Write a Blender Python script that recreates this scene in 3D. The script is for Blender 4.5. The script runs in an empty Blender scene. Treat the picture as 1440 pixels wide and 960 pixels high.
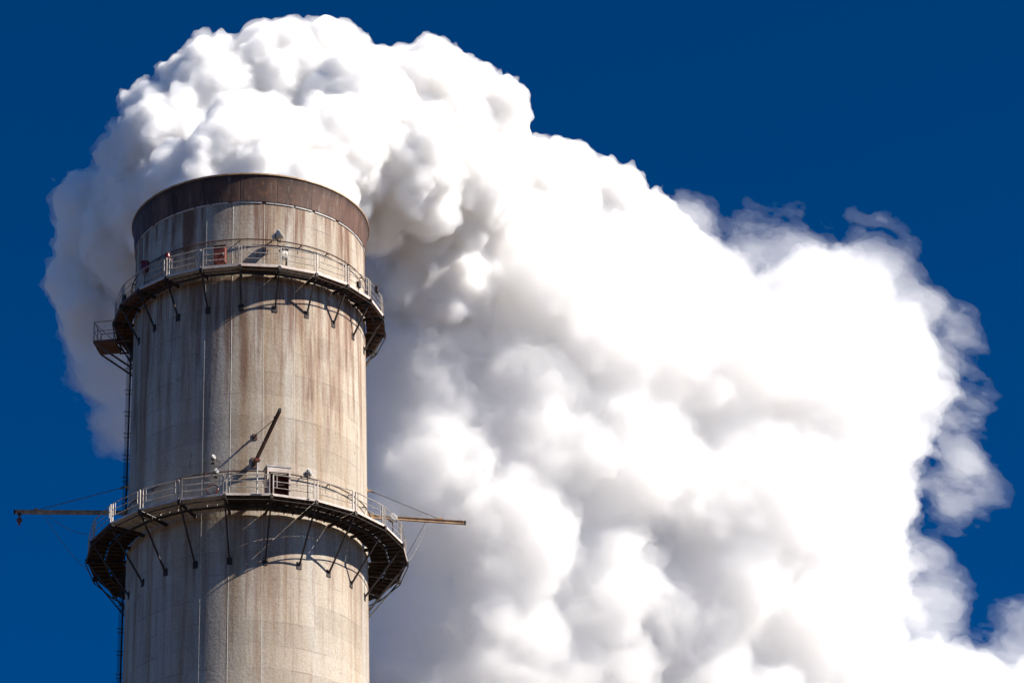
import bpy, bmesh, math, random
import numpy as np
from mathutils import Vector, Matrix

S = bpy.context.scene
COL = S.collection
PI = math.pi
RAD = math.radians

# ------------------------------------------------------------------ camera
D_CAM, H_CAM = 200.0, 1.7
PITCH, YAW, ROLL, F_PX = 0.4654, 0.0690, -0.0207, 5977.8
fw = Vector((math.sin(YAW) * math.cos(PITCH), math.cos(YAW) * math.cos(PITCH), math.sin(PITCH)))
rt = fw.cross(Vector((0, 0, 1))).normalized()
upv = rt.cross(fw)
rt2 = rt * math.cos(ROLL) + upv * math.sin(ROLL)
up2 = -rt * math.sin(ROLL) + upv * math.cos(ROLL)
cam_loc = Vector((0, -D_CAM, H_CAM))
cam = bpy.data.cameras.new('camera')
cam.sensor_width = 36.0
cam.lens = F_PX / 1440 * 36.0
cam.clip_start = 1.0
cam.clip_end = 40000.0
cam_o = bpy.data.objects.new('camera', cam)
COL.objects.link(cam_o)
cam_o.matrix_world = Matrix(((rt2.x, up2.x, -fw.x, cam_loc.x), (rt2.y, up2.y, -fw.y, cam_loc.y),
                             (rt2.z, up2.z, -fw.z, cam_loc.z), (0, 0, 0, 1)))
S.camera = cam_o

# ------------------------------------------------------------------ sky, sun, exposure
SUN_AZ, SUN_EL = RAD(71.0), RAD(39.0)      # azimuth: turned to the right of the direction chimney -> camera
sun_dir = Vector((math.sin(SUN_AZ) * math.cos(SUN_EL), -math.cos(SUN_AZ) * math.cos(SUN_EL), math.sin(SUN_EL)))
W = bpy.data.worlds.new('World')
S.world = W
W.use_nodes = True
wn, wl = W.node_tree.nodes, W.node_tree.links
bg = wn['Background']
sky = wn.new('ShaderNodeTexSky')
sky.sky_type = 'NISHITA'
sky.sun_disc = False
sky.sun_elevation = SUN_EL
sky.sun_rotation = math.atan2(sun_dir.x, sun_dir.y)
sky.altitude = 6000
sky.air_density = 0.8
sky.dust_density = 0.1
sky.ozone_density = 3.0
gam = wn.new('ShaderNodeGamma')
gam.inputs['Gamma'].default_value = 1.2
hsv = wn.new('ShaderNodeHueSaturation')
hsv.inputs['Saturation'].default_value = 1.4
hsv.inputs['Value'].default_value = 1.08
wl.new(sky.outputs['Color'], gam.inputs['Color'])
wl.new(gam.outputs['Color'], hsv.inputs['Color'])
wl.new(hsv.outputs['Color'], bg.inputs['Color'])
bg.inputs['Strength'].default_value = 0.05

sl = bpy.data.lights.new('sun', 'SUN')
sl.energy = 5.0
sl.angle = RAD(0.5)
sl.color = (1.0, 0.94, 0.85)
so = bpy.data.objects.new('sun', sl)
COL.objects.link(so)
so.rotation_euler = sun_dir.to_track_quat('Z', 'Y').to_euler()
so.location = sun_dir * 300

S.view_settings.view_transform = 'Standard'
S.view_settings.look = 'None'
S.view_settings.exposure = 1.0
S.view_settings.gamma = 1.0
S.view_settings.use_curve_mapping = False
S.render.engine = 'CYCLES'
S.cycles.max_bounces = 40
S.cycles.diffuse_bounces = 4
S.cycles.glossy_bounces = 3
S.cycles.transmission_bounces = 2
S.cycles.volume_bounces = 36
S.cycles.transparent_max_bounces = 64
S.cycles.use_denoising = True
S.cycles.use_adaptive_sampling = True
S.cycles.adaptive_threshold = 0.03

# ------------------------------------------------------------------ helpers

def hd(a):
    """horizontal direction: a degrees to the right of the direction chimney -> camera"""
    r = RAD(a)
    return Vector((math.sin(r), -math.cos(r), 0))


def hp(a, r, z):
    v = hd(a) * r
    return Vector((v.x, v.y, z))


def at(px, py, Y):
    """world point seen at photograph pixel (px, py) on the upright plane y = Y"""
    d = fw + rt2 * ((px - 720) / F_PX) - up2 * ((py - 480) / F_PX)
    return cam_loc + d * ((Y + D_CAM) / d.y)


class MB:
    def __init__(s):
        s.bm = bmesh.new()

    def quadloop(s, rings, closed=True, cap=True):
        vs = [[s.bm.verts.new(p) for p in r] for r in rings]
        n = len(vs[0])
        for a, b in zip(vs, vs[1:]):
            for i in range(n if closed else n - 1):
                j = (i + 1) % n
                s.bm.faces.new((a[i], a[j], b[j], b[i]))
        if cap:
            s.bm.faces.new(vs[0][::-1])
            s.bm.faces.new(vs[-1])
        return s

    def tube(s, pts, r, n=8, r2=None):
        """round bar through the points"""
        pts = [Vector(p) for p in pts]
        rings = []
        ref = None
        for i, p in enumerate(pts):
            if i == 0:
                t = pts[1] - pts[0]
            elif i == len(pts) - 1:
                t = pts[-1] - pts[-2]
            else:
                t = (pts[i + 1] - pts[i]).normalized() + (pts[i] - pts[i - 1]).normalized()
            t.normalize()
            if ref is None:
                ref = Vector((0, 0, 1)) if abs(t.z) < 0.9 else Vector((1, 0, 0))
            u = t.cross(ref).normalized()
            v = u.cross(t)
            ref = v
            rr = r if r2 is None else r + (r2 - r) * i / (len(pts) - 1)
            rings.append([p + (u * math.cos(k * 2 * PI / n) + v * math.sin(k * 2 * PI / n)) * rr for k in range(n)])
        return s.quadloop(rings)

    def obox(s, c, ax, ay, az):
        """box: centre and three half-axis vectors"""
        c = Vector(c)
        r = [[c + sz * az + sx * ax + sy * ay for sx, sy in ((-1, -1), (1, -1), (1, 1), (-1, 1))] for sz in (-1, 1)]
        return s.quadloop(r)

    def bar(s, a, b, w, h, up=Vector((0, 0, 1))):
        """rectangular bar from a to b"""
        a, b = Vector(a), Vector(b)
        t = (b - a).normalized()
        u = t.cross(up).normalized()
        v = u.cross(t)
        return s.obox((a + b) / 2, u * w / 2, v * h / 2, t * (b - a).length / 2)

    def lathe(s, prof, n=128, a0=0.0, a1=2 * PI):
        """profile [(r, z)...] closed round the axis, as a closed tube of revolution"""
        full = abs(a1 - a0 - 2 * PI) < 1e-6
        k = n if full else n + 1
        vs = []
        for i in range(k):
            a = a0 + (a1 - a0) * i / n
            vs.append([s.bm.verts.new((r * math.sin(a), -r * math.cos(a), z)) for r, z in prof])
        m = len(prof)
        for i in range(n):
            p, q = vs[i], vs[(i + 1) % k]
            for j in range(m):
                l = (j + 1) % m
                s.bm.faces.new((p[j], q[j], q[l], p[l]))
        if not full:
            s.bm.faces.new(vs[0])
            s.bm.faces.new(vs[-1][::-1])
        return s

    def sphere(s, c, r, sub=2, sc=(1, 1, 1)):
        m = Matrix.Translation(c) @ Matrix.Diagonal((*sc, 1))
        bmesh.ops.create_icosphere(s.bm, subdivisions=sub, radius=r, matrix=m)
        return s

    def build(s, name, mat, parent=None, smooth=False, bevel=0.0):
        bmesh.ops.recalc_face_normals(s.bm, faces=s.bm.faces)
        if bevel:
            es = [e for e in s.bm.edges if len(e.link_faces) == 2 and e.calc_face_angle(0) > 0.6]
            bmesh.ops.bevel(s.bm, geom=es, offset=bevel, segments=1, affect='EDGES')
        me = bpy.data.meshes.new(name)
        s.bm.to_mesh(me)
        s.bm.free()
        if smooth:
            me.polygons.foreach_set('use_smooth', [True] * len(me.polygons))
            me.set_sharp_from_angle(angle=RAD(35))
        me.materials.append(mat)
        o = bpy.data.objects.new(name, me)
        COL.objects.link(o)
        if parent is not None:
            o.parent = parent
            o.matrix_parent_inverse = parent.matrix_basis.inverted()
        return o


def tag(o, label=None, cat=None, group=None, kind=None):
    for k, v in (('label', label), ('category', cat), ('group', group), ('kind', kind)):
        if v:
            o[k] = v
    return o


def empty(name, loc=(0, 0, 0), rz=0.0):
    o = bpy.data.objects.new(name, None)
    o.location = loc
    o.rotation_euler = (0, 0, rz)
    o.empty_display_size = 0.3
    COL.objects.link(o)
    return o


def copy_tree(o, parent=None):
    c = o.copy()
    COL.objects.link(c)
    if parent is not None:
        c.parent = parent
    for ch in list(o.children):
        copy_tree(ch, c)
    return c


# ------------------------------------------------------------------ materials

def mat(name):
    m = bpy.data.materials.new(name)
    m.use_nodes = True
    nt = m.node_tree
    return m, nt.nodes, nt.links, nt.nodes['Principled BSDF']


def noise(n, l, vec, scale, detail=4, rough=0.55, dist=0.0):
    t = n.new('ShaderNodeTexNoise')
    t.inputs['Scale'].default_value = scale
    t.inputs['Detail'].default_value = detail
    t.inputs['Roughness'].default_value = rough
    t.inputs['Distortion'].default_value = dist
    l.new(vec, t.inputs['Vector'])
    return t.outputs['Fac']


def ramp(n, l, fac, stops):
    r = n.new('ShaderNodeValToRGB')
    e = r.color_ramp.elements
    while len(e) > 1:
        e.remove(e[-1])
    for i, (p, c) in enumerate(stops):
        x = e[0] if i == 0 else e.new(p)
        x.position = p
        x.color = (c, c, c, 1) if isinstance(c, (int, float)) else (*c, 1)
    l.new(fac, r.inputs['Fac'])
    return r.outputs['Color']


def mix(n, l, fac, a, b, mode='MIX'):
    m = n.new('ShaderNodeMix')
    m.data_type = 'RGBA'
    m.blend_type = mode
    for sock, v in ((m.inputs[0], fac), (m.inputs[6], a), (m.inputs[7], b)):
        if isinstance(v, (int, float)):
            sock.default_value = v
        elif isinstance(v, tuple):
            sock.default_value = (*v, 1)
        else:
            l.new(v, sock)
    return m.outputs[2]


def mth(n, l, op, a, b=None):
    m = n.new('ShaderNodeMath')
    m.operation = op
    for i, v in enumerate((a, b)):
        if v is None:
            continue
        if isinstance(v, (int, float)):
            m.inputs[i].default_value = v
        else:
            l.new(v, m.inputs[i])
    return m.outputs[0]


def mapping(n, l, scale, loc=(0, 0, 0)):
    tc = n.new('ShaderNodeTexCoord')
    mp = n.new('ShaderNodeMapping')
    mp.inputs['Scale'].default_value = scale
    mp.inputs['Location'].default_value = loc
    l.new(tc.outputs['Object'], mp.inputs['Vector'])
    return mp.outputs['Vector']


def concrete_mat():
    m, n, l, b = mat('weathered_concrete')
    tc = n.new('ShaderNodeTexCoord')
    sep = n.new('ShaderNodeSeparateXYZ')
    l.new(tc.outputs['Object'], sep.inputs[0])
    z = sep.outputs['Z']
    v_streak = mapping(n, l, (1, 1, 0.022))
    v_fine = mapping(n, l, (1, 1, 0.05), (7, 3, 1))
    v_iso = mapping(n, l, (1, 1, 1))
    v_low = mapping(n, l, (1, 1, 0.25), (3, 9, 2))
    # base: pale beige with grey washed patches
    base = ramp(n, l, noise(n, l, v_low, 0.35, 5, 0.6), [(0.32, (0.33, 0.275, 0.215)), (0.52, (0.40, 0.335, 0.265)), (0.72, (0.43, 0.385, 0.325))])
    # broad vertical washes: grey-white run-off and tan bands
    w1 = ramp(n, l, noise(n, l, v_streak, 0.8, 3, 0.5), [(0.48, 0.0), (0.60, 1.0)])
    c = mix(n, l, mth(n, l, 'MULTIPLY', w1, 0.5), base, (0.46, 0.43, 0.385))
    w2 = ramp(n, l, noise(n, l, v_fine, 1.5, 4, 0.6), [(0.48, 0.0), (0.70, 1.0)])
    c = mix(n, l, mth(n, l, 'MULTIPLY', w2, 0.85), c, (0.29, 0.205, 0.13))
    w3 = ramp(n, l, noise(n, l, mapping(n, l, (1, 1, 0.03), (1, 5, 8)), 3.6, 3, 0.6), [(0.58, 0.0), (0.68, 1.0)])
    c = mix(n, l, mth(n, l, 'MULTIPLY', w3, 0.5), c, (0.24, 0.15, 0.10))
    # rust running down from the hood, the walkways' brackets
    def below(z0, length):
        t = mth(n, l, 'DIVIDE', mth(n, l, 'SUBTRACT', z0, z), length)
        t1 = mth(n, l, 'SUBTRACT', 1.0, t)
        cl = n.new('ShaderNodeClamp')
        l.new(t1, cl.inputs[0])
        on = mth(n, l, 'GREATER_THAN', t, 0.0)
        return mth(n, l, 'MULTIPLY', cl.outputs[0], on)
    sn = noise(n, l, mapping(n, l, (1, 1, 0.06), (11, 2, 4)), 2.1, 4, 0.6)
    for z0, ln, k, thr in ((107.4, 5.5, 0.9, 0.63), (102.9, 11.0, 0.8, 0.61), (89.4, 9.0, 0.45, 0.62)):
        f = below(z0, ln)
        s_ = mth(n, l, 'ADD', sn, mth(n, l, 'MULTIPLY', f, 0.17))
        st = ramp(n, l, s_, [(thr - 0.05, 0.0), (thr + 0.12, 1.0)])
        st = mth(n, l, 'MULTIPLY', mth(n, l, 'MULTIPLY', st, k), mth(n, l, 'MINIMUM', mth(n, l, 'MULTIPLY', f, 2.5), 1.0))
        c = mix(n, l, st, c, (0.155, 0.078, 0.05))
    # rust runs below each bracket's foot plate
    ang = mth(n, l, 'MULTIPLY', mth(n, l, 'ARCTAN2', sep.outputs['X'], mth(n, l, 'MULTIPLY', sep.outputs['Y'], -1.0)), 22 / (2 * PI))
    wob = mth(n, l, 'MULTIPLY', mth(n, l, 'SUBTRACT', noise(n, l, mapping(n, l, (1, 1, 0.35), (2, 6, 3)), 1.1, 3), 0.5), 0.12)
    for z0, a0_, ln, k in ((101.05, 12.1, 5.0, 0.75), (86.9, 8.2, 6.5, 0.6)):
        d = mth(n, l, 'ABSOLUTE', mth(n, l, 'SUBTRACT', mth(n, l, 'FRACT', mth(n, l, 'ADD', mth(n, l, 'ADD', ang, wob), 40.5 - a0_ / (360.0 / 22))), 0.5))
        f = below(z0, ln)
        st = ramp(n, l, mth(n, l, 'ADD', d, mth(n, l, 'MULTIPLY', mth(n, l, 'SUBTRACT', 1.0, f), 0.02)), [(0.02, 1.0), (0.075, 0.0)])
        st = mth(n, l, 'MULTIPLY', mth(n, l, 'MULTIPLY', st, f), ramp(n, l, noise(n, l, mapping(n, l, (1, 1, 0.15), (8, 1, 5)), 1.9, 3), [(0.40, 0.1), (0.62, 1.0)]))
        c = mix(n, l, mth(n, l, 'MULTIPLY', st, k), c, (0.15, 0.075, 0.045))
    # tone of each formwork panel
    pan = n.new('ShaderNodeTexWhiteNoise')
    pan.noise_dimensions = '2D'
    cmb = n.new('ShaderNodeCombineXYZ')
    l.new(mth(n, l, 'FLOOR', mth(n, l, 'MULTIPLY', ang, 0.5)), cmb.inputs[0])
    l.new(mth(n, l, 'FLOOR', mth(n, l, 'DIVIDE', z, 1.25)), cmb.inputs[1])
    l.new(cmb.outputs[0], pan.inputs['Vector'])
    c = mix(n, l, 1.0, c, ramp(n, l, pan.outputs['Value'], [(0.0, 0.90), (1.0, 1.06)]), 'MULTIPLY')
    # faint lift joints of the slip-form and fine speckle
    zz = mth(n, l, 'FRACT', mth(n, l, 'ADD', mth(n, l, 'DIVIDE', z, 1.25), mth(n, l, 'MULTIPLY', noise(n, l, v_iso, 0.6, 2), 0.06)))
    jl = ramp(n, l, zz, [(0.0, 1.0), (0.035, 0.0), (0.97, 0.0), (1.0, 1.0)])
    jl = mth(n, l, 'MULTIPLY', jl, ramp(n, l, noise(n, l, v_iso, 0.9, 3), [(0.42, 0.0), (0.62, 0.75)]))
    c = mix(n, l, jl, c, (0.17, 0.14, 0.12))
    sp = ramp(n, l, noise(n, l, v_iso, 9.0, 5, 0.7), [(0.3, 0.78), (0.62, 1.08)])
    c = mix(n, l, 1.0, c, sp, 'MULTIPLY')
    bl = ramp(n, l, noise(n, l, mapping(n, l, (1, 1, 0.8), (5, 5, 5)), 1.7, 4, 0.65, 0.4), [(0.62, 0.0), (0.72, 0.55)])
    c = mix(n, l, bl, c, (0.16, 0.125, 0.105))
    l.new(c, b.inputs['Base Color'])
    b.inputs['Roughness'].default_value = 0.92
    b.inputs['Specular IOR Level'].default_value = 0.2
    bp = n.new('ShaderNodeBump')
    bp.inputs['Strength'].default_value = 0.35
    bp.inputs['Distance'].default_value = 0.05
    l.new(noise(n, l, v_iso, 6.0, 6, 0.65), bp.inputs['Height'])
    l.new(bp.outputs[0], b.inputs['Normal'])
    return m


def metal_mat(name, c1, c2, scale=2.5, rough=0.6, metallic=0.0, spec=0.3):
    m, n, l, b = mat(name)
    v = mapping(n, l, (1, 1, 0.5))
    col = ramp(n, l, noise(n, l, v, scale, 5, 0.65, 0.3), [(0.36, c1), (0.64, c2)])
    l.new(col, b.inputs['Base Color'])
    rr = ramp(n, l, noise(n, l, v, scale * 3, 3), [(0.3, rough - 0.15), (0.7, min(1, rough + 0.15))])
    l.new(rr, b.inputs['Roughness'])
    b.inputs['Metallic'].default_value = metallic
    b.inputs['Specular IOR Level'].default_value = spec
    bp = n.new('ShaderNodeBump')
    bp.inputs['Strength'].default_value = 0.2
    bp.inputs['Distance'].default_value = 0.02
    l.new(noise(n, l, v, 12, 4), bp.inputs['Height'])
    l.new(bp.outputs[0], b.inputs['Normal'])
    return m


M = {}
M['concrete'] = concrete_mat()


def hood_mat():
    m, n, l, b = mat('rusted_hood_steel')
    tc = n.new('ShaderNodeTexCoord')
    sep = n.new('ShaderNodeSeparateXYZ')
    l.new(tc.outputs['Object'], sep.inputs[0])
    z = sep.outputs['Z']
    ang = mth(n, l, 'MULTIPLY', mth(n, l, 'ARCTAN2', sep.outputs['X'], mth(n, l, 'MULTIPLY', sep.outputs['Y'], -1.0)), 20 / (2 * PI))
    fr = mth(n, l, 'FRACT', mth(n, l, 'ADD', ang, 40.3))
    seam = ramp(n, l, fr, [(0.0, 1.0), (0.02, 0.0), (0.98, 0.0), (1.0, 1.0)])
    plate = n.new('ShaderNodeTexWhiteNoise')
    plate.noise_dimensions = '1D'
    l.new(mth(n, l, 'FLOOR', mth(n, l, 'ADD', ang, 40.3)), plate.inputs['W'])
    v_st = mapping(n, l, (1, 1, 0.12))
    v = mapping(n, l, (1, 1, 1))
    c = ramp(n, l, noise(n, l, v_st, 1.6, 5, 0.65), [(0.34, (0.050, 0.026, 0.020)), (0.5, (0.088, 0.046, 0.034)), (0.68, (0.135, 0.075, 0.052))])
    c = mix(n, l, 1.0, c, ramp(n, l, plate.outputs['Value'], [(0.0, 0.78), (1.0, 1.18)]), 'MULTIPLY')
    c = mix(n, l, mth(n, l, 'MULTIPLY', ramp(n, l, noise(n, l, v, 4.5, 6, 0.7, 0.4), [(0.54, 0.0), (0.68, 1.0)]), 0.7), c, (0.17, 0.075, 0.035))
    dr = ramp(n, l, noise(n, l, mapping(n, l, (1, 1, 0.10), (4, 4, 4)), 5.0, 3, 0.6), [(0.60, 0.0), (0.70, 1.0)])
    c = mix(n, l, mth(n, l, 'MULTIPLY', dr, 0.55), c, (0.22, 0.19, 0.17))
    soot = ramp(n, l, mth(n, l, 'SUBTRACT', mth(n, l, 'DIVIDE', mth(n, l, 'SUBTRACT', z, 107.9), 1.0), mth(n, l, 'MULTIPLY', noise(n, l, v_st, 2.5, 4), 0.9)), [(0.0, 0.0), (0.45, 0.7)])
    c = mix(n, l, soot, c, (0.020, 0.014, 0.012))
    c = mix(n, l, mth(n, l, 'MULTIPLY', seam, 0.7), c, (0.025, 0.015, 0.012))
    l.new(c, b.inputs['Base Color'])
    b.inputs['Roughness'].default_value = 0.7
    b.inputs['Specular IOR Level'].default_value = 0.25
    bp = n.new('ShaderNodeBump')
    bp.inputs['Strength'].default_value = 0.5
    bp.inputs['Distance'].default_value = 0.03
    hgt = mth(n, l, 'SUBTRACT', mth(n, l, 'MULTIPLY', noise(n, l, v, 2.2, 5, 0.6), 1.0), mth(n, l, 'MULTIPLY', seam, 0.6))
    l.new(hgt, bp.inputs['Height'])
    l.new(bp.outputs[0], b.inputs['Normal'])
    return m


M['hood'] = hood_mat()
M['rust'] = metal_mat('rusty_steel', (0.075, 0.04, 0.03), (0.13, 0.075, 0.055), 2.0, 0.75)
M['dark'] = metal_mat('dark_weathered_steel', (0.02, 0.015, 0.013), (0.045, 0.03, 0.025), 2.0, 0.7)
M['galv'] = metal_mat('galvanised_steel', (0.34, 0.31, 0.28), (0.50, 0.46, 0.42), 4.0, 0.5)
M['rail'] = metal_mat('galvanised_handrail', (0.26, 0.22, 0.19), (0.46, 0.41, 0.36), 3.0, 0.5)
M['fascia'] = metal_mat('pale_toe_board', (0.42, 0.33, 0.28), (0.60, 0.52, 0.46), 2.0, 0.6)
M['ochre'] = metal_mat('faded_ochre_paint', (0.26, 0.15, 0.075), (0.44, 0.30, 0.17), 3.0, 0.55)
M['redpaint'] = metal_mat('dull_red_paint', (0.13, 0.03, 0.022), (0.2, 0.05, 0.035), 4.0, 0.5)
M['wire'] = metal_mat('steel_wire', (0.10, 0.08, 0.07), (0.18, 0.15, 0.13), 6.0, 0.5)
M['black'] = metal_mat('black_rubber', (0.012, 0.011, 0.011), (0.025, 0.022, 0.02), 4.0, 0.8)
M['lamp'] = metal_mat('cast_aluminium', (0.5, 0.46, 0.4), (0.68, 0.64, 0.58), 5.0, 0.35)
M['cable'] = metal_mat('pale_conductor', (0.42, 0.37, 0.30), (0.60, 0.55, 0.46), 3.0, 0.5)


def lens_mat(name, col):
    m, n, l, b = mat(name)
    v = mapping(n, l, (1, 1, 1))
    l.new(ramp(n, l, noise(n, l, v, 8, 3), [(0.3, tuple(x * 0.8 for x in col)), (0.7, col)]), b.inputs['Base Color'])
    b.inputs['Roughness'].default_value = 0.12
    b.inputs['Coat Weight'].default_value = 0.5
    return m


M['red_lens'] = lens_mat('red_beacon_lens', (0.16, 0.018, 0.014))
M['clear_lens'] = lens_mat('floodlight_lens', (0.35, 0.34, 0.32))

# ------------------------------------------------------------------ ground (below the frame, to the horizon)
m, n, l, b = mat('dry_ground')
v = mapping(n, l, (1, 1, 1))
g1 = ramp(n, l, noise(n, l, v, 0.02, 6, 0.6), [(0.35, (0.050, 0.034, 0.019)), (0.65, (0.082, 0.055, 0.032))])
g2 = ramp(n, l, noise(n, l, v, 0.8, 6, 0.7), [(0.3, 0.75), (0.7, 1.1)])
l.new(mix(n, l, 1.0, g1, g2, 'MULTIPLY'), b.inputs['Base Color'])
b.inputs['Roughness'].default_value = 0.95
gb = MB()
gb.lathe([(0.02, 0.0), (60.0, 0.0), (400.0, 0.0), (3000.0, 0.0), (15000.0, 0.0), (15000.0, -1.0), (0.02, -1.0)], 96)
tag(gb.build('ground', m), kind='structure')

# ------------------------------------------------------------------ chimney
H_RIM = 108.82
R_TOP, TAPER = 6.04, 0.0072


def shaft_r(z):
    return R_TOP + TAPER * (H_RIM - z) + 0.00018 * max(0.0, 80.0 - z) ** 2


chimney = empty('chimney')
tag(chimney, 'tall weathered concrete chimney with rust streaks and a flared brown hood round its smoking mouth', 'chimney')
prof = [(shaft_r(z), z) for z in (0.0, 10, 20, 30, 40, 50, 60, 70, 80, 86, 92, 98, 103, 107.0, 108.3)]
prof += [(R_TOP - 0.45, 108.3), (R_TOP - 0.45, 60.0), (R_TOP - 0.45, 0.0)]
sh = MB()
sh.lathe(prof, 160)
sh.build('shaft', M['concrete'], chimney, smooth=True)

hb = MB()
zb = H_RIM - 1.55
rb = shaft_r(zb)
hb.lathe([(rb + 0.004, zb), (rb + 0.075, zb + 0.01), (rb + 0.10, zb + 0.35), (6.19, H_RIM - 0.45), (6.262, H_RIM - 0.10),
          (6.275, H_RIM - 0.10), (6.285, H_RIM), (6.17, H_RIM + 0.005), (6.12, H_RIM - 0.4), (rb + 0.02, zb + 0.45)], 160)
hood = hb.build('hood', M['hood'], chimney, smooth=True)
lb = MB()
lb.lathe([(6.279, H_RIM - 0.062), (6.315, H_RIM - 0.05), (6.315, H_RIM + 0.025), (6.279, H_RIM + 0.03)], 160)
lb.build('lip', M['ochre'], hood, smooth=True)
fb = MB()                                   # pale broken strip under the hood, its colour standing in for a lit gap
rng = random.Random(4)
a = -100.0
while a < 230:
    w = rng.uniform(6, 16)
    fb.lathe([(rb + 0.010, zb - 0.08), (rb + 0.045, zb - 0.08), (rb + 0.05, zb + 0.0), (rb + 0.010, zb + 0.0)], 8, RAD(a), RAD(a + w))
    a += w + rng.uniform(0.5, 2.5)
fb.build('lit_gap_strip', M['galv'], hood)

for a in (-52.0, -22.0, -8.7, 6.7, 21.9, 79.0):       # lightning conductors clipped down the concrete
    cb = MB()
    pts = [hp(a, shaft_r(z) - 0.002, z) for z in (0.3, 40, 80, 86, 90.2, 96, 102, 103.6, 107.15)]
    cb.tube(pts, 0.012, 6)
    cb.build('conductor_cable', M['cable'], chimney)


def conduit_ring(z, r, a0=-115.0, a1=120.0):
    c = MB()
    c.tube([hp(a0 + (a1 - a0) * i / 64, r, z) for i in range(65)], 0.035, 6)
    for i in range(16):
        a = a0 + 4 + (a1 - a0 - 8) * i / 15
        c.bar(hp(a, shaft_r(z) - 0.02, z), hp(a, r + 0.02, z), 0.05, 0.05)
        c.bar(hp(a, r, z), hp(a, r, z - 0.30), 0.02, 0.02, hd(a))
    c.build('cable_conduit', M['rust'], chimney)


# ------------------------------------------------------------------ walkway platforms
N_BAY = 22
STEP = 360.0 / N_BAY


def walkway(z, r_out, gap, a_first, drop, lit_bays, label, split, rail_gap=()):
    p = empty('walkway', (0, 0, z))
    tag(p, label, 'walkway', 'walkways round the chimney')
    r_in = shaft_r(z) + gap
    corner = lambda k, r, zz: hp(a_first + k * STEP, r, zz)
    rng = random.Random(int(z))
    t = 0.055
    strips = [(r_in, r_out - 0.02)] if not split else [(r_in, r_in + (r_out - r_in) * 0.50 - 0.03), (r_in + (r_out - r_in) * 0.50 + 0.03, r_out - 0.02)]
    for k in range(N_BAY):
        a0, a1 = a_first + k * STEP, a_first + (k + 1) * STEP
        am = (a0 + a1) / 2
        m_ = M['galv'] if k in lit_bays else (M['dark'] if split else M['rust'])  # closed plates, paler where light would show through open grating
        f = MB()
        for ra, rc in strips:
            e = 0.35                       # degrees trimmed at each joint
            q = [hp(a0 + e, ra, 0), hp(a1 - e, ra, 0), hp(a1 - e, rc, 0), hp(a0 + e, rc, 0)]
            f.quadloop([[Vector((x.x, x.y, z - t)) for x in q], [Vector((x.x, x.y, z)) for x in q]])
        for j in range(1, 4):              # ribs under the plate
            u = j / 4
            pa = corner(k, r_in + 0.05, z - t - 0.05).lerp(corner(k + 1, r_in + 0.05, z - t - 0.05), u)
            pb = corner(k, r_out - 0.08, z - t - 0.05).lerp(corner(k + 1, r_out - 0.08, z - t - 0.05), u)
            f.bar(pa, pb, 0.03, 0.09)
        f.build('deck_panel', m_, p)
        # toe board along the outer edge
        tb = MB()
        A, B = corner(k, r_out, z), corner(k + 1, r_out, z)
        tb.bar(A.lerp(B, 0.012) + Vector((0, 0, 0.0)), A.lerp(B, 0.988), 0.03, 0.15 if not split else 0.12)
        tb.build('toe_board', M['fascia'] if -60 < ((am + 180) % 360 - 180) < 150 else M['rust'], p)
        # railing panel of this bay: two posts, three rails
        if k in rail_gap:
            continue
        ins = 0.06
        A, B = corner(k, r_out - 0.07, z), corner(k + 1, r_out - 0.07, z)
        dx = (B - A)
        A2, B2 = A + dx * 0.04, B - dx * 0.04
        h = 1.12
        rl = MB()
        Z = lambda v, s_: Vector((v.x, v.y, z + s_))
        for P in (A2, B2):
            rl.bar(Z(P, 0.0), Z(P, h), 0.06, 0.06, dx)
        rl.tube([Z(A2, h), Z(B2, h)], 0.026, 6)
        for hh in (0.76, 0.42):
            rl.tube([Z(A2, hh), Z(B2, hh)], 0.019, 6)
        for u in (0.09, 0.91):
            q = A2.lerp(B2, u)
            rl.bar(Z(q, 0.42), Z(q, h), 0.026, 0.026, dx)
        rl.build('railing', M['rail'], p)
    # brackets under every corner: beam, diagonal strut, foot plate
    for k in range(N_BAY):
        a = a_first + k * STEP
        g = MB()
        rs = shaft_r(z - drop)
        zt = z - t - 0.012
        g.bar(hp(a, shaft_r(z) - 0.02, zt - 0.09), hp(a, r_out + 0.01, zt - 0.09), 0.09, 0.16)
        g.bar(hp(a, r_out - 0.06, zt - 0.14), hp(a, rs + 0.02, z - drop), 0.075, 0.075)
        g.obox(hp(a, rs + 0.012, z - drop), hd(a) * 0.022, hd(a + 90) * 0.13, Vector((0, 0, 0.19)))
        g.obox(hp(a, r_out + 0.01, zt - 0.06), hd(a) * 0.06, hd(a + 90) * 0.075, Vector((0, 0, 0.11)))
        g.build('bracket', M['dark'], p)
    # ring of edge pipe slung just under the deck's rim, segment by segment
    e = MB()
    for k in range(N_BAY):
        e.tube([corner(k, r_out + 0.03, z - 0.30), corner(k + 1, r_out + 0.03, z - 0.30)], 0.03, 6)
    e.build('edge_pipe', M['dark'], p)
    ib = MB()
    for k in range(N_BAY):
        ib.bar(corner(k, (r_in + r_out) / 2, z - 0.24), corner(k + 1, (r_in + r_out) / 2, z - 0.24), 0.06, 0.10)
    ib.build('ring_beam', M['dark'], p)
    return p


Z_UP, R_UP = 103.04, 7.14
Z_LO, R_LO = 89.68, 8.20
A_UP, A_LO = 12.1 - 11 * STEP, 8.2 - 11 * STEP


def bay(a_first, a):
    return int(((a - a_first) % 360) / STEP)


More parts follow.
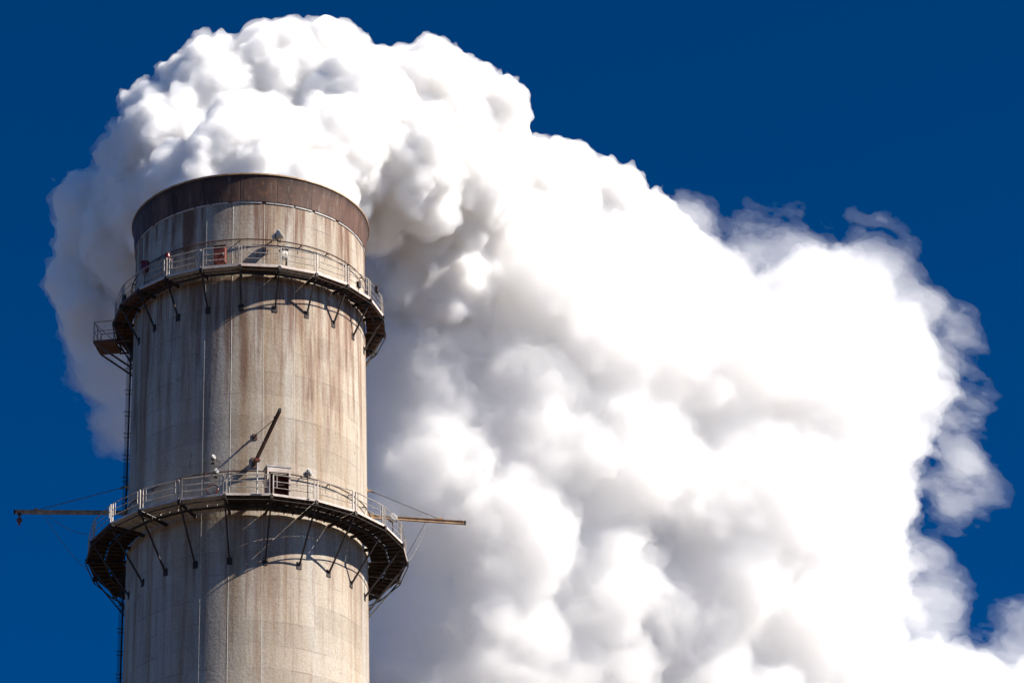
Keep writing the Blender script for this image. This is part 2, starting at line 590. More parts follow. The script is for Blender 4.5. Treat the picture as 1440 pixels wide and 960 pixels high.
up_lit = {bay(A_UP, a) for a in (-27, -11, 20)}
lo_lit = {bay(A_LO, a) for a in (-50, -34, -18)}
w_up = walkway(Z_UP, R_UP, 0.10, A_UP, 1.95, up_lit, 'upper rusty steel walkway with thin railings just below the chimney hood', False)
w_lo = walkway(Z_LO, R_LO, 0.16, A_LO, 2.75, lo_lit, 'lower and wider walkway with a dark underside, carrying the jib cranes', True)
conduit_ring(Z_UP + 1.95, shaft_r(Z_UP + 1.9) + 0.16)
conduit_ring(Z_LO + 2.10, shaft_r(Z_LO + 2) + 0.18)

# small landing bolted to the upper walkway at its far left
lan = MB()
la = -103.0
lc = lambda s_, r, zz: hp(la, r, zz) + hd(la + 90) * s_
q = [(-0.75, R_UP - 0.02), (0.75, R_UP - 0.02), (0.75, 8.28), (-0.75, 8.28)]
lan.quadloop([[lc(s_, r, Z_UP - 0.42) for s_, r in q], [lc(s_, r, Z_UP - 0.30) for s_, r in q]])
for s_ in (-0.7, 0.7):
    lan.bar(lc(s_, 8.2, Z_UP - 0.43), lc(s_, 6.15, Z_UP - 2.1), 0.09, 0.09)
    lan.bar(lc(s_, 7.2, Z_UP - 0.46), lc(s_, 6.08, Z_UP - 0.46), 0.08, 0.08)
landing = lan.build('landing', M['rust'], w_up)
lr = MB()
z0 = Z_UP - 0.30
edge = [(-0.72, R_UP + 0.03), (-0.72, 8.25), (0.72, 8.25), (0.72, R_UP + 0.03)]
for hh, r in ((1.1, 0.03), (0.55, 0.022)):
    for (s1, r1), (s2, r2) in zip(edge, edge[1:]):
        lr.tube([lc(s1, r1, z0 + hh), lc(s2, r2, z0 + hh)], r, 6)
for s_, r in edge + [(0, 8.25)]:
    lr.bar(lc(s_, r, z0), lc(s_, r, z0 + 1.1), 0.06, 0.06, hd(la))
lr.bar(lc(0.72, 8.2, z0 + 1.0), lc(0.72, 7.3, z0 + 0.05), 0.04, 0.04)
lr.build('railing', M['rail'], landing)

# ------------------------------------------------------------------ ladders down the left flank


def ladder(a, z0, z1, label):
    p = empty('ladder', hp(a, shaft_r(z0), z0))
    tag(p, label, 'ladder', 'caged ladders up the chimney')
    so_ = 0.12
    P = lambda s_, off, z: hp(a, shaft_r(z) + off, z) + hd(a + 90) * s_
    for s_ in (-0.23, 0.23):
        r = MB()
        zs = np.linspace(z0, z1, 9)
        r.tube([P(s_, so_, z) for z in zs], 0.028, 6)
        r.build('side_rail', M['dark'], p)
    g = MB()
    z = z0 + 0.3
    while z < z1 - 0.1:
        g.tube([P(-0.23, so_, z), P(0.23, so_, z)], 0.014, 5)
        z += 0.3
    g.build('rungs', M['dark'], p)
    c = MB()
    z = z0 + 0.9
    while z < z1 - 0.3:
        c.tube([P(0.30 * math.sin(t_), so_ + 0.02 + 0.13 * (1 - math.cos(t_)) , z) for t_ in np.linspace(-2.5, 2.5, 11)], 0.02, 5)
        for s_ in (-0.23, 0.23):
            c.bar(P(s_, -0.01, z), P(s_, so_, z), 0.05, 0.03)
        z += 1.25
    for t_ in (-1.6, -0.8, 0, 0.8, 1.6):
        c.tube([P(0.30 * math.sin(t_), so_ + 0.02 + 0.13 * (1 - math.cos(t_)), zz) for zz in np.linspace(z0 + 0.9, z1 - 0.4, 5)], 0.012, 5)
    c.build('cage', M['dark'], p)


ladder(-93.0, 70.0, Z_LO - 0.35, 'caged ladder on the shaded left edge of the chimney, below the wider walkway')
ladder(-93.0, Z_LO + 0.02, Z_UP - 0.5, 'caged ladder on the left edge of the chimney between the two walkways')

# ------------------------------------------------------------------ jib cranes above the lower walkway
Z_JIB = Z_LO + 2.62


def jib(a, length, sag_at, label, hook, twist=0.0, guys=(), paint='ochre'):
    rr = shaft_r(Z_JIB)
    o = empty('jib_crane', hp(a, rr, Z_JIB))
    tag(o, label, 'crane', 'jib cranes on the lower walkway')
    d = hd(a + twist)
    s_ = d.cross(Vector((0, 0, 1)))
    root = hp(a, rr, Z_JIB)
    up = Vector((0, 0, 1))
    tip = root + d * length
    br = MB()
    br.obox(root + hd(a) * 0.02, hd(a) * 0.03, hd(a + 90) * 0.16, up * 0.30)
    br.obox(root + hd(a) * 0.17, hd(a) * 0.15, hd(a + 90) * 0.07, up * 0.13)
    top = hp(a, shaft_r(Z_JIB + 1.45), Z_JIB + 1.45)
    br.obox(top + hd(a) * 0.02, hd(a) * 0.03, hd(a + 90) * 0.12, up * 0.16)
    br.obox(top + hd(a) * 0.12, hd(a) * 0.10, hd(a + 90) * 0.04, up * 0.05)
    br.build('wall_bracket', M[paint], o, bevel=0.01)
    bm_ = MB()                                            # I-section beam
    b0 = root + d * 0.25
    c_ = (b0 + tip) / 2
    L = (tip - b0).length / 2
    for dz in (-0.085, 0.085):
        bm_.obox(c_ + up * dz, d * L, s_ * 0.062, up * 0.013)
    bm_.obox(c_, d * L, s_ * 0.014, up * 0.0725)
    bm_.obox(tip - d * 0.05, d * 0.014, s_ * 0.058, up * 0.07)
    beam = bm_.build('beam', M[paint], o)
    ec = MB()
    ec.obox(tip + d * 0.045, d * 0.04, s_ * 0.065, up * 0.10)
    ec.build('end_stop', M['black'], beam)
    tp = root + d * (length * sag_at) + up * 0.12
    tr = MB()
    t0 = top + hd(a) * 0.20
    tr.tube([t0, tp], 0.02, 6)
    tr.tube([t0, t0.lerp(tp, 0.06)], 0.05, 6)
    tr.build('tie_rod', M['wire'], o)
    pl = MB()                                             # lug and turnbuckle on top of the beam
    pl.obox(tp - up * 0.01, d * 0.16, s_ * 0.03, up * 0.035)
    pl.obox(tp + d * 0.10 + up * 0.03, d * 0.10, s_ * 0.05, up * 0.05)
    pl.build('tie_lug', M[paint], beam, bevel=0.01)
    if hook:
        tl = MB()
        hpnt = tip - d * 0.22
        tl.obox(hpnt - up * 0.13, d * 0.10, s_ * 0.075, up * 0.045)
        for sg in (-1, 1):
            tl.tube([hpnt - up * 0.10 + s_ * 0.05 * sg, hpnt - up * 0.10 + s_ * 0.10 * sg], 0.05, 10)
        tl.tube([hpnt - up * 0.16, hpnt - up * 0.36], 0.018, 6)
        ho = tl.build('trolley', M['dark'], o)
        bl_ = MB()
        c0 = hpnt - up * 0.47
        bl_.tube([c0 - s_ * 0.06, c0 + s_ * 0.06], 0.145, 14)
        bl_.obox(c0, d * 0.05, s_ * 0.09, up * 0.20)
        bl_.tube([c0 - up * (0.18 + 0.06 * (1 - math.cos(t_))) + d * 0.06 * math.sin(t_) for t_ in np.linspace(0, 4.4, 9)], 0.018, 6)
        bl_.build('hook_block', M['redpaint'], ho)
    for (frac, end) in guys:
        gy = MB()
        st = root + d * (length * frac) - up * 0.10
        end = Vector(end)
        pts = []
        for i in range(9):
            u = i / 8
            p_ = st.lerp(end, u)
            p_.z -= 0.25 * 4 * u * (1 - u)
            pts.append(p_)
        gy.tube(pts, 0.014, 5)
        gy.build('guy_rope', M['wire'], o)
    return o


jib(-90.0, 5.75, 0.80, 'faded ochre jib crane reaching left over open sky with a hook block at its tip', True, 0.0,
    ((0.72, hp(-84, R_LO - 0.05, Z_LO + 1.0)), (0.75, hp(-97, R_LO + 0.02, Z_LO - 0.2))))
jib(3.0, 6.2, 0.80, 'jib crane in front of the sunlit concrete, its beam pointing out at the viewer', False, 8.0, (), 'rust')  # darker rust tone puts the beam's shaded underside into its colour
jib(92.0, 5.1, 0.74, 'jib crane reaching right over the smoke with a rope hung from its beam', False, 6.0,
    ((0.62, hp(88, R_LO + 0.02, Z_LO - 0.15)), (0.60, hp(126, R_LO + 0.05, Z_LO - 0.15))))

# ------------------------------------------------------------------ things standing on the walkways
up = Vector((0, 0, 1))


def shelter(a, r, z, w, h, dpt, label):
    """open-fronted sheet steel hut facing outwards"""
    o = empty('equipment_hut', hp(a, r, z))
    tag(o, label, 'cabinet')
    d, s_ = hd(a), hd(a + 90)
    c = hp(a, r, z)
    t = 0.035
    b = MB()
    b.obox(c - d * (dpt / 2 - t / 2) + up * (h / 2), d * t / 2, s_ * (w / 2 - t), up * (h / 2 - 0.01))
    for sg in (-1, 1):
        b.obox(c + s_ * sg * (w / 2 - t / 2) + up * (h / 2), d * dpt / 2, s_ * t / 2, up * (h / 2 - 0.01))
    b.build('wall', M['redpaint'], o)
    rf = MB()
    q = [c + s_ * (w / 2 + 0.06) * sx + d * (dpt / 2 + 0.08) * sy for sx, sy in ((-1, -1), (1, -1), (1, 1), (-1, 1))]
    rf.quadloop([[p + up * (h + (0.10 if i < 2 else 0.0)) for i, p in enumerate(q)], [p + up * (h + 0.08 + (0.10 if i < 2 else 0)) for i, p in enumerate(q)]])
    rf.build('roof', M['galv'], o)
    fr = MB()
    for sg in (-1, 1):
        fr.bar(c + s_ * sg * (w / 2 - 0.02) + d * (dpt / 2 + 0.03), c + s_ * sg * (w / 2 - 0.02) + d * (dpt / 2 + 0.03) + up * h, 0.08, 0.055, d)
    fr.bar(c - s_ * (w / 2 - 0.061) + d * (dpt / 2 + 0.03) + up * (h - 0.14), c + s_ * (w / 2 - 0.061) + d * (dpt / 2 + 0.03) + up * (h - 0.14), 0.05, 0.27)
    fr.build('frame', M['fascia'], o)
    sf = MB()
    sf.obox(c + up * h * 0.45, d * (dpt / 2 - 0.08), s_ * (w / 2 - t - 0.01), up * 0.015)
    sf.obox(c - d * 0.1 + up * (h * 0.45 + 0.15), d * 0.12, s_ * 0.2, up * 0.13)
    sf.build('shelf', M['rust'], o)
    return o


shelter(11.0, 7.55, Z_LO + 0.002, 1.14, 1.62, 0.75, 'open fronted steel hut with dark red inside, standing on the lower walkway')


def floodlight(base, post_h, head_dir, tilt, label, size=1.0):
    """post, yoke, round lamp head with glass and cooling fins"""
    o = empty('floodlight', base)
    tag(o, label, 'floodlight', 'floodlights on the walkways')
    base = Vector(base)
    ps = MB()
    if post_h > 0:
        ps.bar(base, base + up * post_h, 0.05, 0.05, hd(0))
        ps.obox(base + up * 0.012, hd(0) * 0.09, hd(90) * 0.09, up * 0.012)
    else:
        ps.bar(base, base - up * post_h, 0.05, 0.05, hd(0))
    hc = base + up * (abs(post_h) + 0.20 * size)
    d = (hd(head_dir) * math.cos(RAD(tilt)) + up * math.sin(RAD(tilt))).normalized()
    s_ = d.cross(up).normalized()
    v = s_.cross(d)
    for sg in (-1, 1):
        ps.bar(hc + s_ * sg * 0.21 * size, base + up * abs(post_h) + s_ * sg * 0.21 * size, 0.02, 0.05, d)
    ps.bar(base + up * (abs(post_h) + 0.012) - s_ * 0.21 * size, base + up * (abs(post_h) + 0.012) + s_ * 0.21 * size, 0.05, 0.02)
    ps.build('stand', M['dark'], o)
    hb_ = MB()
    rings = []
    for x, r in ((-0.24, 0.06), (-0.22, 0.10), (-0.05, 0.13), (0.06, 0.19), (0.16, 0.20)):
        rings.append([hc + d * x * size + (s_ * math.cos(k * PI / 8) + v * math.sin(k * PI / 8)) * r * size for k in range(16)])
    hb_.quadloop(rings)
    for x in (-0.18, -0.13, -0.08):
        hb_.tube([hc + d * (x - 0.01) * size, hc + d * (x + 0.01) * size], 0.155 * size, 14)
    head = hb_.build('lamp_head', M['lamp'], o, smooth=True)
    gl = MB()
    gl.tube([hc + d * 0.162 * size, hc + d * 0.182 * size], 0.175 * size, 16)
    gl.build('glass', M['clear_lens'], head)
    return o


floodlight(hp(21.5, R_LO - 0.10, Z_LO + 0.002), 1.22, 60, 20, 'silver floodlight on a post right beside the open hut')
floodlight(hp(72.0, R_LO - 0.45, Z_LO + 0.002), 1.15, 20, 5, 'floodlight behind the railing below the right hand jib crane')
floodlight(hp(-16.0, shaft_r(Z_LO + 2.6) + 0.30, Z_LO + 2.55), 0.22, 40, 10, 'floodlight fixed to the concrete just left of the front jib crane, higher of two', 0.6)
floodlight(hp(-14.5, shaft_r(Z_LO + 1.6) + 0.32, Z_LO + 1.75), 0.22, 40, 0, 'floodlight fixed to the concrete just left of the front jib crane, lower of two', 0.6)
floodlight(hp(12.2, shaft_r(Z_UP) + 0.55, Z_UP + 0.002), 1.75, 65, 25, 'large floodlight on a tall post near the concrete on the upper walkway', 1.35)

def beacon(a, r, z, label, lens_r=0.15, h=0.42):
    """red obstruction light: base box, red glass drum, cap, guard"""
    o = empty('obstruction_light', hp(a, r, z))
    tag(o, label, 'warning light', 'red warning lights on the upper walkway')
    c = hp(a, r, z)
    b = MB()
    b.tube([c, c + up * 0.95], 0.03, 8)
    b.obox(c + up * 0.01, hd(a) * 0.1, hd(a + 90) * 0.1, up * 0.01)
    b.obox(c + up * 1.02, hd(a) * 0.13, hd(a + 90) * 0.15, up * 0.07)
    b.build('base', M['rust'], o)
    g = MB()
    g.quadloop([[c + up * (1.09 + x) + (hd(k * 22.5)) * rr for k in range(16)] for x, rr in ((0.0, lens_r), (h * 0.5, lens_r * 1.12), (h, lens_r * 0.9))])
    g.build('lens', M['red_lens'], o, smooth=True)
    k_ = MB()
    k_.quadloop([[c + up * (1.093 + h + x) + (hd(k * 22.5)) * rr for k in range(16)] for x, rr in ((0.0, lens_r * 1.1), (0.05, lens_r * 1.1), (0.10, lens_r * 0.4))])
    k_.build('cap', M['redpaint'], o, smooth=True)
    return o


beacon(-53.0, R_UP - 0.30, Z_UP + 0.002, 'large red warning light at the left end of the upper walkway', 0.22, 0.5)
beacon(-40.5, R_UP - 0.55, Z_UP + 0.30, 'small red warning light near the concrete, between the large one and the cabinet', 0.13, 0.25)


def cabinet(a, r, z, w, h, dpt, label, mat_body, legs=0.35):
    o = empty('control_cabinet', hp(a, r, z))
    tag(o, label, 'cabinet')
    d, s_ = hd(a), hd(a + 90)
    c = hp(a, r, z)
    b = MB()
    b.obox(c + up * (legs + h / 2), d * dpt / 2, s_ * w / 2, up * h / 2)
    body = b.build('body', mat_body, o, bevel=0.012)
    g = MB()
    for sx in (-1, 1):
        for sy in (-1, 1):
            q = c + s_ * sx * (w / 2 - 0.04) + d * sy * (dpt / 2 - 0.04)
            g.bar(q, q + up * legs, 0.05, 0.05, d)
    g.build('legs', M['dark'], o)
    dr = MB()
    dr.obox(c + up * (legs + h / 2) + d * (dpt / 2 + 0.012), d * 0.012, s_ * (w / 2 - 0.035), up * (h / 2 - 0.035))
    door = dr.build('door', mat_body, o)
    hn = MB()
    hn.obox(c + up * (legs + h / 2) + d * (dpt / 2 + 0.035) + s_ * (w / 2 - 0.10), d * 0.012, s_ * 0.015, up * 0.07)
    hn.build('handle', M['lamp'], door)
    rf = MB()
    rf.obox(c + up * (legs + h + 0.02), d * (dpt / 2 + 0.05), s_ * (w / 2 + 0.04), up * 0.018)
    rf.tube([c + up * (legs + h + 0.03), c + up * (legs + h + 0.35)], 0.018, 6)
    rf.build('top', M['rust'], o)
    return o


cabinet(-13.6, R_UP - 0.55, Z_UP + 0.002, 0.60, 0.95, 0.3, 'dark red control cabinet behind the railing on the front of the upper walkway', M['redpaint'], 0.40)
cabinet(14.5, R_UP - 0.32, Z_UP + 0.002, 0.36, 0.50, 0.26, 'pale grey box on legs under the tall floodlight of the upper walkway', M['lamp'], 0.60)


def junction_box(a, r, z, label, g='small boxes fixed to the railing posts'):
    """small enclosure with lid and cable gland, clamped on a rail"""
    o = empty('junction_box', hp(a, r, z))
    tag(o, label, 'electrical box', g)
    c = hp(a, r, z)
    b = MB()
    b.obox(c, hd(a) * 0.06, hd(a + 90) * 0.11, up * 0.17)
    b.build('body', M['black'], o, bevel=0.01)
    l_ = MB()
    l_.obox(c + hd(a) * 0.072, hd(a) * 0.011, hd(a + 90) * 0.10, up * 0.16)
    l_.build('lid', M['dark'], o)
    k = MB()
    k.tube([c - up * 0.17, c - up * 0.24], 0.025, 8)
    k.tube([c - up * 0.24, c - up * 0.5], 0.012, 6)
    k.build('gland', M['black'], o)


junction_box(52.0, R_UP - 0.02, Z_UP + 0.32, 'small black box low on the railing at the right of the upper walkway')
junction_box(68.0, R_UP - 0.02, Z_UP + 0.95, 'small black box high on the railing at the right end of the upper walkway')
junction_box(-68.0, R_UP - 0.12, Z_UP + 0.30, 'small black box low on the railing at the left end of the upper walkway')

# slim post on a base plate in front of the middle jib crane
dp = empty('davit_post', hp(3.2, R_LO - 0.20, Z_LO))
tag(dp, 'slim pale davit post on a square base plate, left of the open hut', 'post')
q = hp(3.2, R_LO - 0.20, Z_LO + 0.003)
b_ = MB()
b_.tube([q, q + up * 1.85], 0.045, 10, 0.03)
b_.build('pole', M['galv'], dp)
b_ = MB()
b_.obox(q + up * 0.02, hd(3) * 0.20, hd(93) * 0.26, up * 0.02)
b_.build('base_plate', M['galv'], dp)
b_ = MB()
b_.obox(q + up * 1.92, hd(3) * 0.10, hd(93) * 0.10, up * 0.07)
b_.tube([q + up * 1.92 - hd(93) * 0.14, q + up * 1.92 + hd(93) * 0.14], 0.06, 10)
b_.build('sheave', M['redpaint'], dp)

# coiled hose hung over the railing
hs = MB()
hc = hp(-13.0, R_LO - 0.32, Z_LO + 0.42)
pts = []
for i in range(73):
    t_ = i / 72 * 2 * PI * 3
    rr = 0.30 - 0.012 * i / 24
    pts.append(hc + hd(77) * rr * math.cos(t_) + up * rr * math.sin(t_) + hd(-13) * 0.04 * (i / 72 * 3 - 1.5))
hs.tube(pts, 0.022, 6)
ho_ = hs.build('hose_coil', M['redpaint'])
tag(ho_, 'coiled hose leaning inside the railing on the front left of the lower walkway', 'hose')

# ------------------------------------------------------------------ smoke plume: closed billows filled with a white scattering volume
VOX = 0.15
SEED = np.random.default_rng(7)
TAB = SEED.random((64, 64, 64)).astype(np.float32)


def vnoise(P):
    i = np.floor(P).astype(np.int32)
    f = (P - i).astype(np.float32)
    f = f * f * (3 - 2 * f)
    x0, y0, z0 = (i & 63).T
    x1, y1, z1 = ((i + 1) & 63).T
    fx, fy, fz = f.T
    a = TAB[x0, y0, z0] * (1 - fx) + TAB[x1, y0, z0] * fx
    b = TAB[x0, y1, z0] * (1 - fx) + TAB[x1, y1, z0] * fx
    c = TAB[x0, y0, z1] * (1 - fx) + TAB[x1, y0, z1] * fx
    d = TAB[x0, y1, z1] * (1 - fx) + TAB[x1, y1, z1] * fx
    return (a * (1 - fy) + b * fy) * (1 - fz) + (c * (1 - fy) + d * fy) * fz


def fbm(P, wl, octs, rough=0.5):
    s, amp, tot = 0.0, 1.0, 0.0
    for o in range(octs):
        s = s + amp * (vnoise(P / wl + 17.3 * o) * 2 - 1)
        tot += amp
        amp *= rough
        wl *= 0.47
    return s / tot


def surface_nets(F, org, h):
    """quads round the zero surface of a grid (negative inside)"""
    S_ = F < 0
    c = np.zeros(tuple(n_ - 1 for n_ in F.shape), np.uint8)
    offs = [(i, j, k) for i in (0, 1) for j in (0, 1) for k in (0, 1)]
    sl_ = lambda A_, o: A_[o[0]:A_.shape[0] - 1 + o[0], o[1]:A_.shape[1] - 1 + o[1], o[2]:A_.shape[2] - 1 + o[2]]
    for o in offs:
        c += sl_(S_, o)
    act = (c > 0) & (c < 8)
    idx = np.argwhere(act)
    num = -np.ones(act.shape, np.int32)
    num[act] = np.arange(len(idx))
    acc = np.zeros((len(idx), 3), np.float32)
    cnt = np.zeros(len(idx), np.float32)
    for o in offs:
        for ax in range(3):
            if o[ax]:
                continue
            o2 = list(o)
            o2[ax] = 1
            a = F[idx[:, 0] + o[0], idx[:, 1] + o[1], idx[:, 2] + o[2]]
            b = F[idx[:, 0] + o2[0], idx[:, 1] + o2[1], idx[:, 2] + o2[2]]
            mk = (a < 0) != (b < 0)
            t_ = a[mk] / (a[mk] - b[mk])
            p = np.tile(np.array(o, np.float32), (mk.sum(), 1))
            p[:, ax] = t_
            acc[mk] += p
            cnt[mk] += 1
    V = (idx + acc / cnt[:, None]) * h + org
    Q = []
    for ax in range(3):
        u, w = (ax + 1) % 3, (ax + 2) % 3
        a = np.take(S_, range(0, S_.shape[ax] - 1), ax)
        b = np.take(S_, range(1, S_.shape[ax]), ax)
        e = np.argwhere(a != b)
        e = e[(e[:, u] > 0) & (e[:, w] > 0) & (e[:, u] < S_.shape[u] - 1) & (e[:, w] < S_.shape[w] - 1)]
        ins = S_[e[:, 0], e[:, 1], e[:, 2]]
        q = []
        for du, dw in ((-1, -1), (0, -1), (0, 0), (-1, 0)):
            k = e.copy()
            k[:, u] += du
            k[:, w] += dw
            q.append(num[k[:, 0], k[:, 1], k[:, 2]])
        q = np.stack(q, 1)
        q[~ins] = q[~ins][:, ::-1]
        Q.append(q)
    return V, np.concatenate(Q)


def grow(sp, n1, f1, n2, f2, seed, emb=0.42):
    """puffs on puffs: each sphere carries smaller spheres over its skin, and these smaller ones again"""
    g = np.random.default_rng(seed)
    out = [(c, r) for c, r in sp]

    def skin(c, r, n_, f):
        d = g.normal(size=(n_, 3))
        d /= np.linalg.norm(d, axis=1)[:, None]
        rr = r * g.uniform(f[0], f[1], n_)
        return [(c + d[i] * (r * 1.0 - rr[i] * emb), rr[i]) for i in range(n_)]
    A_ = np.array([c for c, r in sp])
    R_ = np.array([r for c, r in sp])

    def shown(c, r):
        return (np.linalg.norm(A_ - c, axis=1) - R_).min() > -r * 0.75
    for c, r in sp:
        for c1, r1 in skin(c, r, n1, f1):
            if not shown(c1, r1):
                continue
            out.append((c1, r1))
            if n2:
                out += [x for x in skin(c1, r1, n2, f2) if shown(x[0], x[1]) and x[1] > VOX * 1.2]
    return out


def plume_mesh(name, spheres, parent, material, warp, cut=None):
    C_ = np.array([c for c, r in spheres])
    R_ = np.array([r for c, r in spheres])
    lo = (C_ - R_[:, None]).min(0) - 2.4
    hi = (C_ + R_[:, None]).max(0) + 2.4
    lo[2] = max(lo[2], 78.0)
    dims = np.ceil((hi - lo) / VOX).astype(int) + 1
    F = np.full(tuple(dims), 2.4, np.float32)
    ax = [lo[i] + np.arange(dims[i]) * VOX for i in range(3)]
    for c, r in spheres:
        i0 = np.maximum(((c - r - 2.3 - lo) / VOX).astype(int), 0)
        i1 = np.minimum(((c + r + 2.3 - lo) / VOX).astype(int) + 2, dims)
        if (i1 <= i0).any():
            continue
        X = (ax[0][i0[0]:i1[0]] - c[0])[:, None, None] ** 2
        Y = (ax[1][i0[1]:i1[1]] - c[1])[None, :, None] ** 2
        Z_ = (ax[2][i0[2]:i1[2]] - c[2])[None, None, :] ** 2
        d = np.sqrt(X + Y + Z_).astype(np.float32) - np.float32(r)
        v = F[i0[0]:i1[0], i0[1]:i1[1], i0[2]:i1[2]]
        np.minimum(v, d, out=v)
    band = np.argwhere(np.abs(F) < 2.2)
    P = (band * VOX + lo).astype(np.float32)
    dF = np.zeros(len(P), np.float32)
    for k in range(0, len(P), 1000000):
        dF[k:k + 1000000] = warp(P[k:k + 1000000])
    F[band[:, 0], band[:, 1], band[:, 2]] += dF
    if cut is not None:
        cut(F, ax)
    for i in range(3):                      # keep the mesh closed at the grid's border
        s0 = [slice(None)] * 3
        for e_ in (0, -1):
            s0[i] = e_
            F[tuple(s0)] = 0.5
    V, Q = surface_nets(F, lo, VOX)
    me = bpy.data.meshes.new(name)
    me.vertices.add(len(V))
    me.vertices.foreach_set('co', V.astype(np.float32).ravel())
    me.loops.add(Q.size)
    me.loops.foreach_set('vertex_index', Q.astype(np.int32).ravel())
    me.polygons.add(len(Q))
    me.polygons.foreach_set('loop_start', np.arange(0, Q.size, 4, dtype=np.int32))
    me.update(calc_edges=True)
    me.materials.append(material)
    o = bpy.data.objects.new(name, me)
    COL.objects.link(o)
    o.parent = parent
    o.matrix_parent_inverse = parent.matrix_basis.inverted()
    print('PLUME', name, len(spheres), tuple(dims), len(Q))
    return o


def smoke_mat(name, density, aniso=0.0, col=(0.997, 0.994, 0.990)):
    m = bpy.data.materials.new(name)
    m.use_nodes = True
    nt = m.node_tree
    nt.nodes.remove(nt.nodes['Principled BSDF'])
    v = nt.nodes.new('ShaderNodeVolumePrincipled')
    v.inputs['Color'].default_value = (*col, 1)
    v.inputs['Density'].default_value = density
    v.inputs['Anisotropy'].default_value = aniso
    nt.links.new(v.outputs[0], nt.nodes['Material Output'].inputs['Volume'])
    return m


def balls(lst):
    out = []
    for px, py, Y, rp in lst:
        p = at(px, py, Y + max(0, px - 560) * 0.013)      # the plume trails away behind the chimney
        depth = (p - cam_loc).dot(fw)
        out.append((np.array(p), rp * depth / F_PX))
    return out


plume = empty('smoke_plume', (0, 0, H_RIM))
tag(plume, 'huge white billowing smoke plume pouring from the chimney mouth and drifting away to the right', 'smoke')

crisp = balls([
    (300, 268, 0, 60), (380, 262, -1, 58), (440, 275, 0, 58), (350, 240, 2, 88), (252, 252, 1, 44), (330, 232, -1, 36), (285, 240, -1, 32),
    (235, 200, 6, 72), (180, 265, 8, 48), (165, 330, 9, 40), (200, 300, 8, 60), (215, 155, 7, 40), (160, 225, 8, 24),
    (300, 150, 7, 78), (290, 110, 8, 40), (400, 130, 8, 84), (385, 85, 9, 38), (455, 85, 9, 54), (475, 60, 9, 30), (500, 160, 7, 90),
    (590, 148, 8, 76), (640, 175, 9, 78), (560, 230, 6, 86), (470, 225, 4, 80), (640, 260, 9, 88), (520, 310, 8, 40),
    (700, 250, 11, 62), (760, 285, 12, 78), (830, 315, 13, 78), (885, 345, 13, 72), (945, 372, 14, 58),
    (120, 285, 11, 36), (100, 290, 10, 20), (122, 340, 11, 38), (118, 395, 12, 42), (140, 450, 12, 46),
    (220, 380, 11, 80), (620, 380, 13, 105), (560, 420, 14, 40)])
soft = balls([
    (158, 465, 13, 50), (152, 530, 13, 50), (172, 590, 14, 42), (230, 500, 14, 75),
    (1000, 415, 14, 62), (1060, 440, 15, 55), (1130, 420, 15, 70), (1200, 445, 16, 66), (1250, 490, 16, 60), (1265, 545, 17, 54), (1262, 610, 17, 52),
    (1225, 690, 18, 70), (1212, 780, 18, 70), (1205, 870, 18, 72), (1290, 950, 18, 50), (1390, 985, 19, 50), (1460, 990, 19, 55),
    (720, 400, 13, 125), (850, 450, 13, 135), (1000, 520, 15, 130), (1130, 560, 16, 125),
    (600, 540, 15, 100), (720, 600, 15, 125), (860, 650, 15, 135), (1010, 700, 17, 145), (1130, 740, 17, 120),
    (600, 680, 15, 100), (560, 610, 15.5, 80), (710, 770, 15, 110), (840, 830, 17, 115), (980, 880, 18, 125), (1120, 900, 18, 110),
    (850, 970, 18, 100), (1000, 1000, 19, 120), (1180, 990, 19, 100), (1320, 1010, 19, 80), (560, 770, 17, 95), (690, 900, 17.5, 105), (580, 890, 18, 110), (620, 980, 18.5, 110), (740, 980, 18, 100)])
shreds = balls([
    (960, 345, 13, 60), (1040, 375, 14, 60), (1130, 370, 15, 62), (1215, 400, 16, 66), (1280, 455, 16, 60), (1325, 505, 17, 56), (1340, 570, 17, 56),
    (1340, 640, 17, 38), (1340, 720, 17, 60), (1300, 790, 17, 50), (1290, 860, 17, 50), (1250, 640, 14, 60), (1400, 925, 19, 45), (1460, 920, 19, 50)])


def low_crisp(P):
    return 0.50 * fbm(P, 3.2, 2)


def low_soft(P):
    return 1.0 * fbm(P, 4.5, 3, 0.6)


def warp_crisp(P):
    return low_crisp(P) + 0.40 * fbm(P + 50, 1.3, 2, 0.6) + 0.30 * np.abs(fbm(P + 20, 0.9, 2, 0.5)) - 0.03


def warp_crisp_skin(P):
    return low_crisp(P) + 0.40 * fbm(P + 50, 1.3, 2, 0.6) + 0.55 * fbm(P + 5, 0.8, 3, 0.7) - 0.16


def stretch(P):
    """shreds are drawn out along the wind, down to the right"""
    Q = P.copy()
    Q[:, 0] = (P[:, 0] * 0.93 - P[:, 2] * 0.37) * 0.5
    Q[:, 2] = P[:, 0] * 0.37 + P[:, 2] * 0.93
    return Q


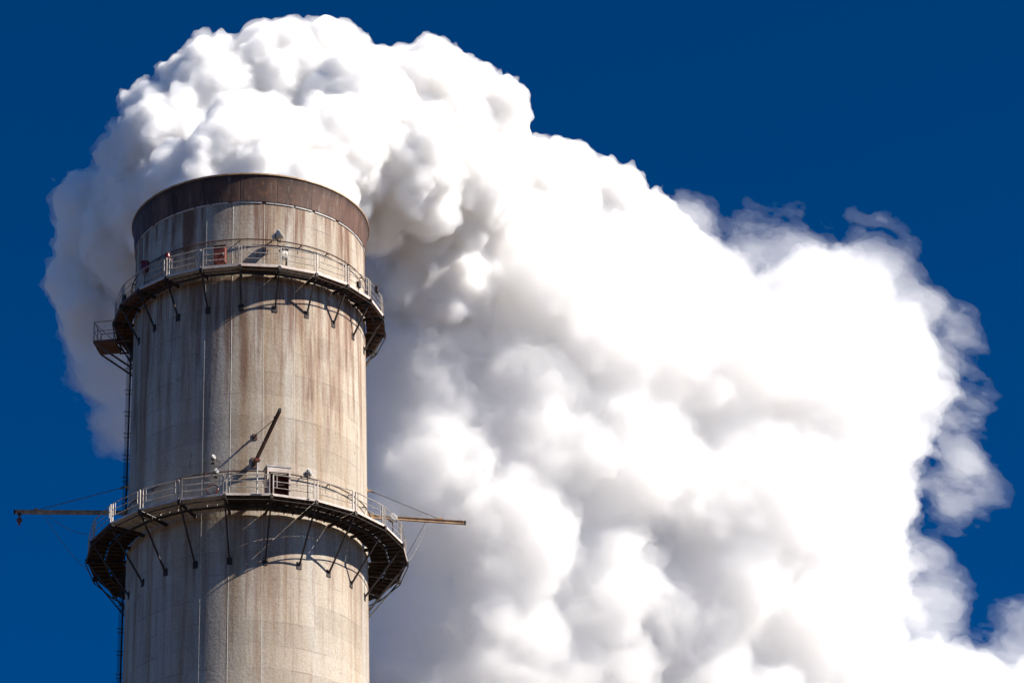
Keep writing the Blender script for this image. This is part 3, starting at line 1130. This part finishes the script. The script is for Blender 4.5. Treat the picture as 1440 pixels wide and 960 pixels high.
def warp_soft(P):
    return low_soft(P) + 0.75 * fbm(P + 31, 1.5, 4, 0.66) + 0.40


def warp_soft_skin(P):
    return low_soft(P) + 0.75 * fbm(P + 31, 1.5, 2, 0.66) + 0.9 * fbm(P + 3, 1.1, 4, 0.72) + 0.10


def warp_soft_fringe(P):
    return low_soft(P) + 1.7 * fbm(stretch(P) + 11, 1.9, 5, 0.72) - 0.15


def warp_shred(P):
    return 0.95 + low_soft(P) + 4.2 * fbm(stretch(P) + 23, 2.6, 5, 0.62)


def warp_shred_veil(P):
    return warp_shred(P) - 0.75


def mouth_cut(F, ax):
    """smoke keeps clear of the concrete and steel outside the flue"""
    R2 = np.sqrt(ax[0][:, None] ** 2 + ax[1][None, :] ** 2)[:, :, None]
    z = ax[2][None, None, :]
    inside = np.maximum(R2 - 5.5, -1.6)
    solid = np.minimum(8.6 - R2, 1.6)          # > 0 inside the chimney and its walkways
    below = z < H_RIM + 0.05
    F[...] = np.where(below, np.maximum(F, np.where(R2 < 6.0, inside, solid)), F)


crisp = grow(crisp, 30, (0.22, 0.52), 20, (0.20, 0.40), 3, 0.46)
soft = grow(soft, 26, (0.20, 0.50), 12, (0.22, 0.45), 5, 0.45)
plume_mesh('billow', crisp, plume, smoke_mat('dense_smoke', 3.0), warp_crisp, mouth_cut)
plume_mesh('billow_skin', crisp, plume, smoke_mat('skin_smoke', 0.7), warp_crisp_skin, mouth_cut)
plume_mesh('drift', soft, plume, smoke_mat('soft_smoke', 0.34), warp_soft, mouth_cut)
plume_mesh('drift_skin', soft, plume, smoke_mat('drift_skin_smoke', 0.30), warp_soft_skin, mouth_cut)
plume_mesh('fringe', soft, plume, smoke_mat('fringe_smoke', 0.20), warp_soft_fringe, mouth_cut)
shreds = grow(shreds, 6, (0.25, 0.42), 0, (0.28, 0.45), 8)
plume_mesh('shred', shreds, plume, smoke_mat('thin_smoke', 0.13), warp_shred, mouth_cut)
plume_mesh('shred_veil', shreds, plume, smoke_mat('thinnest_smoke', 0.06), warp_shred_veil, mouth_cut)
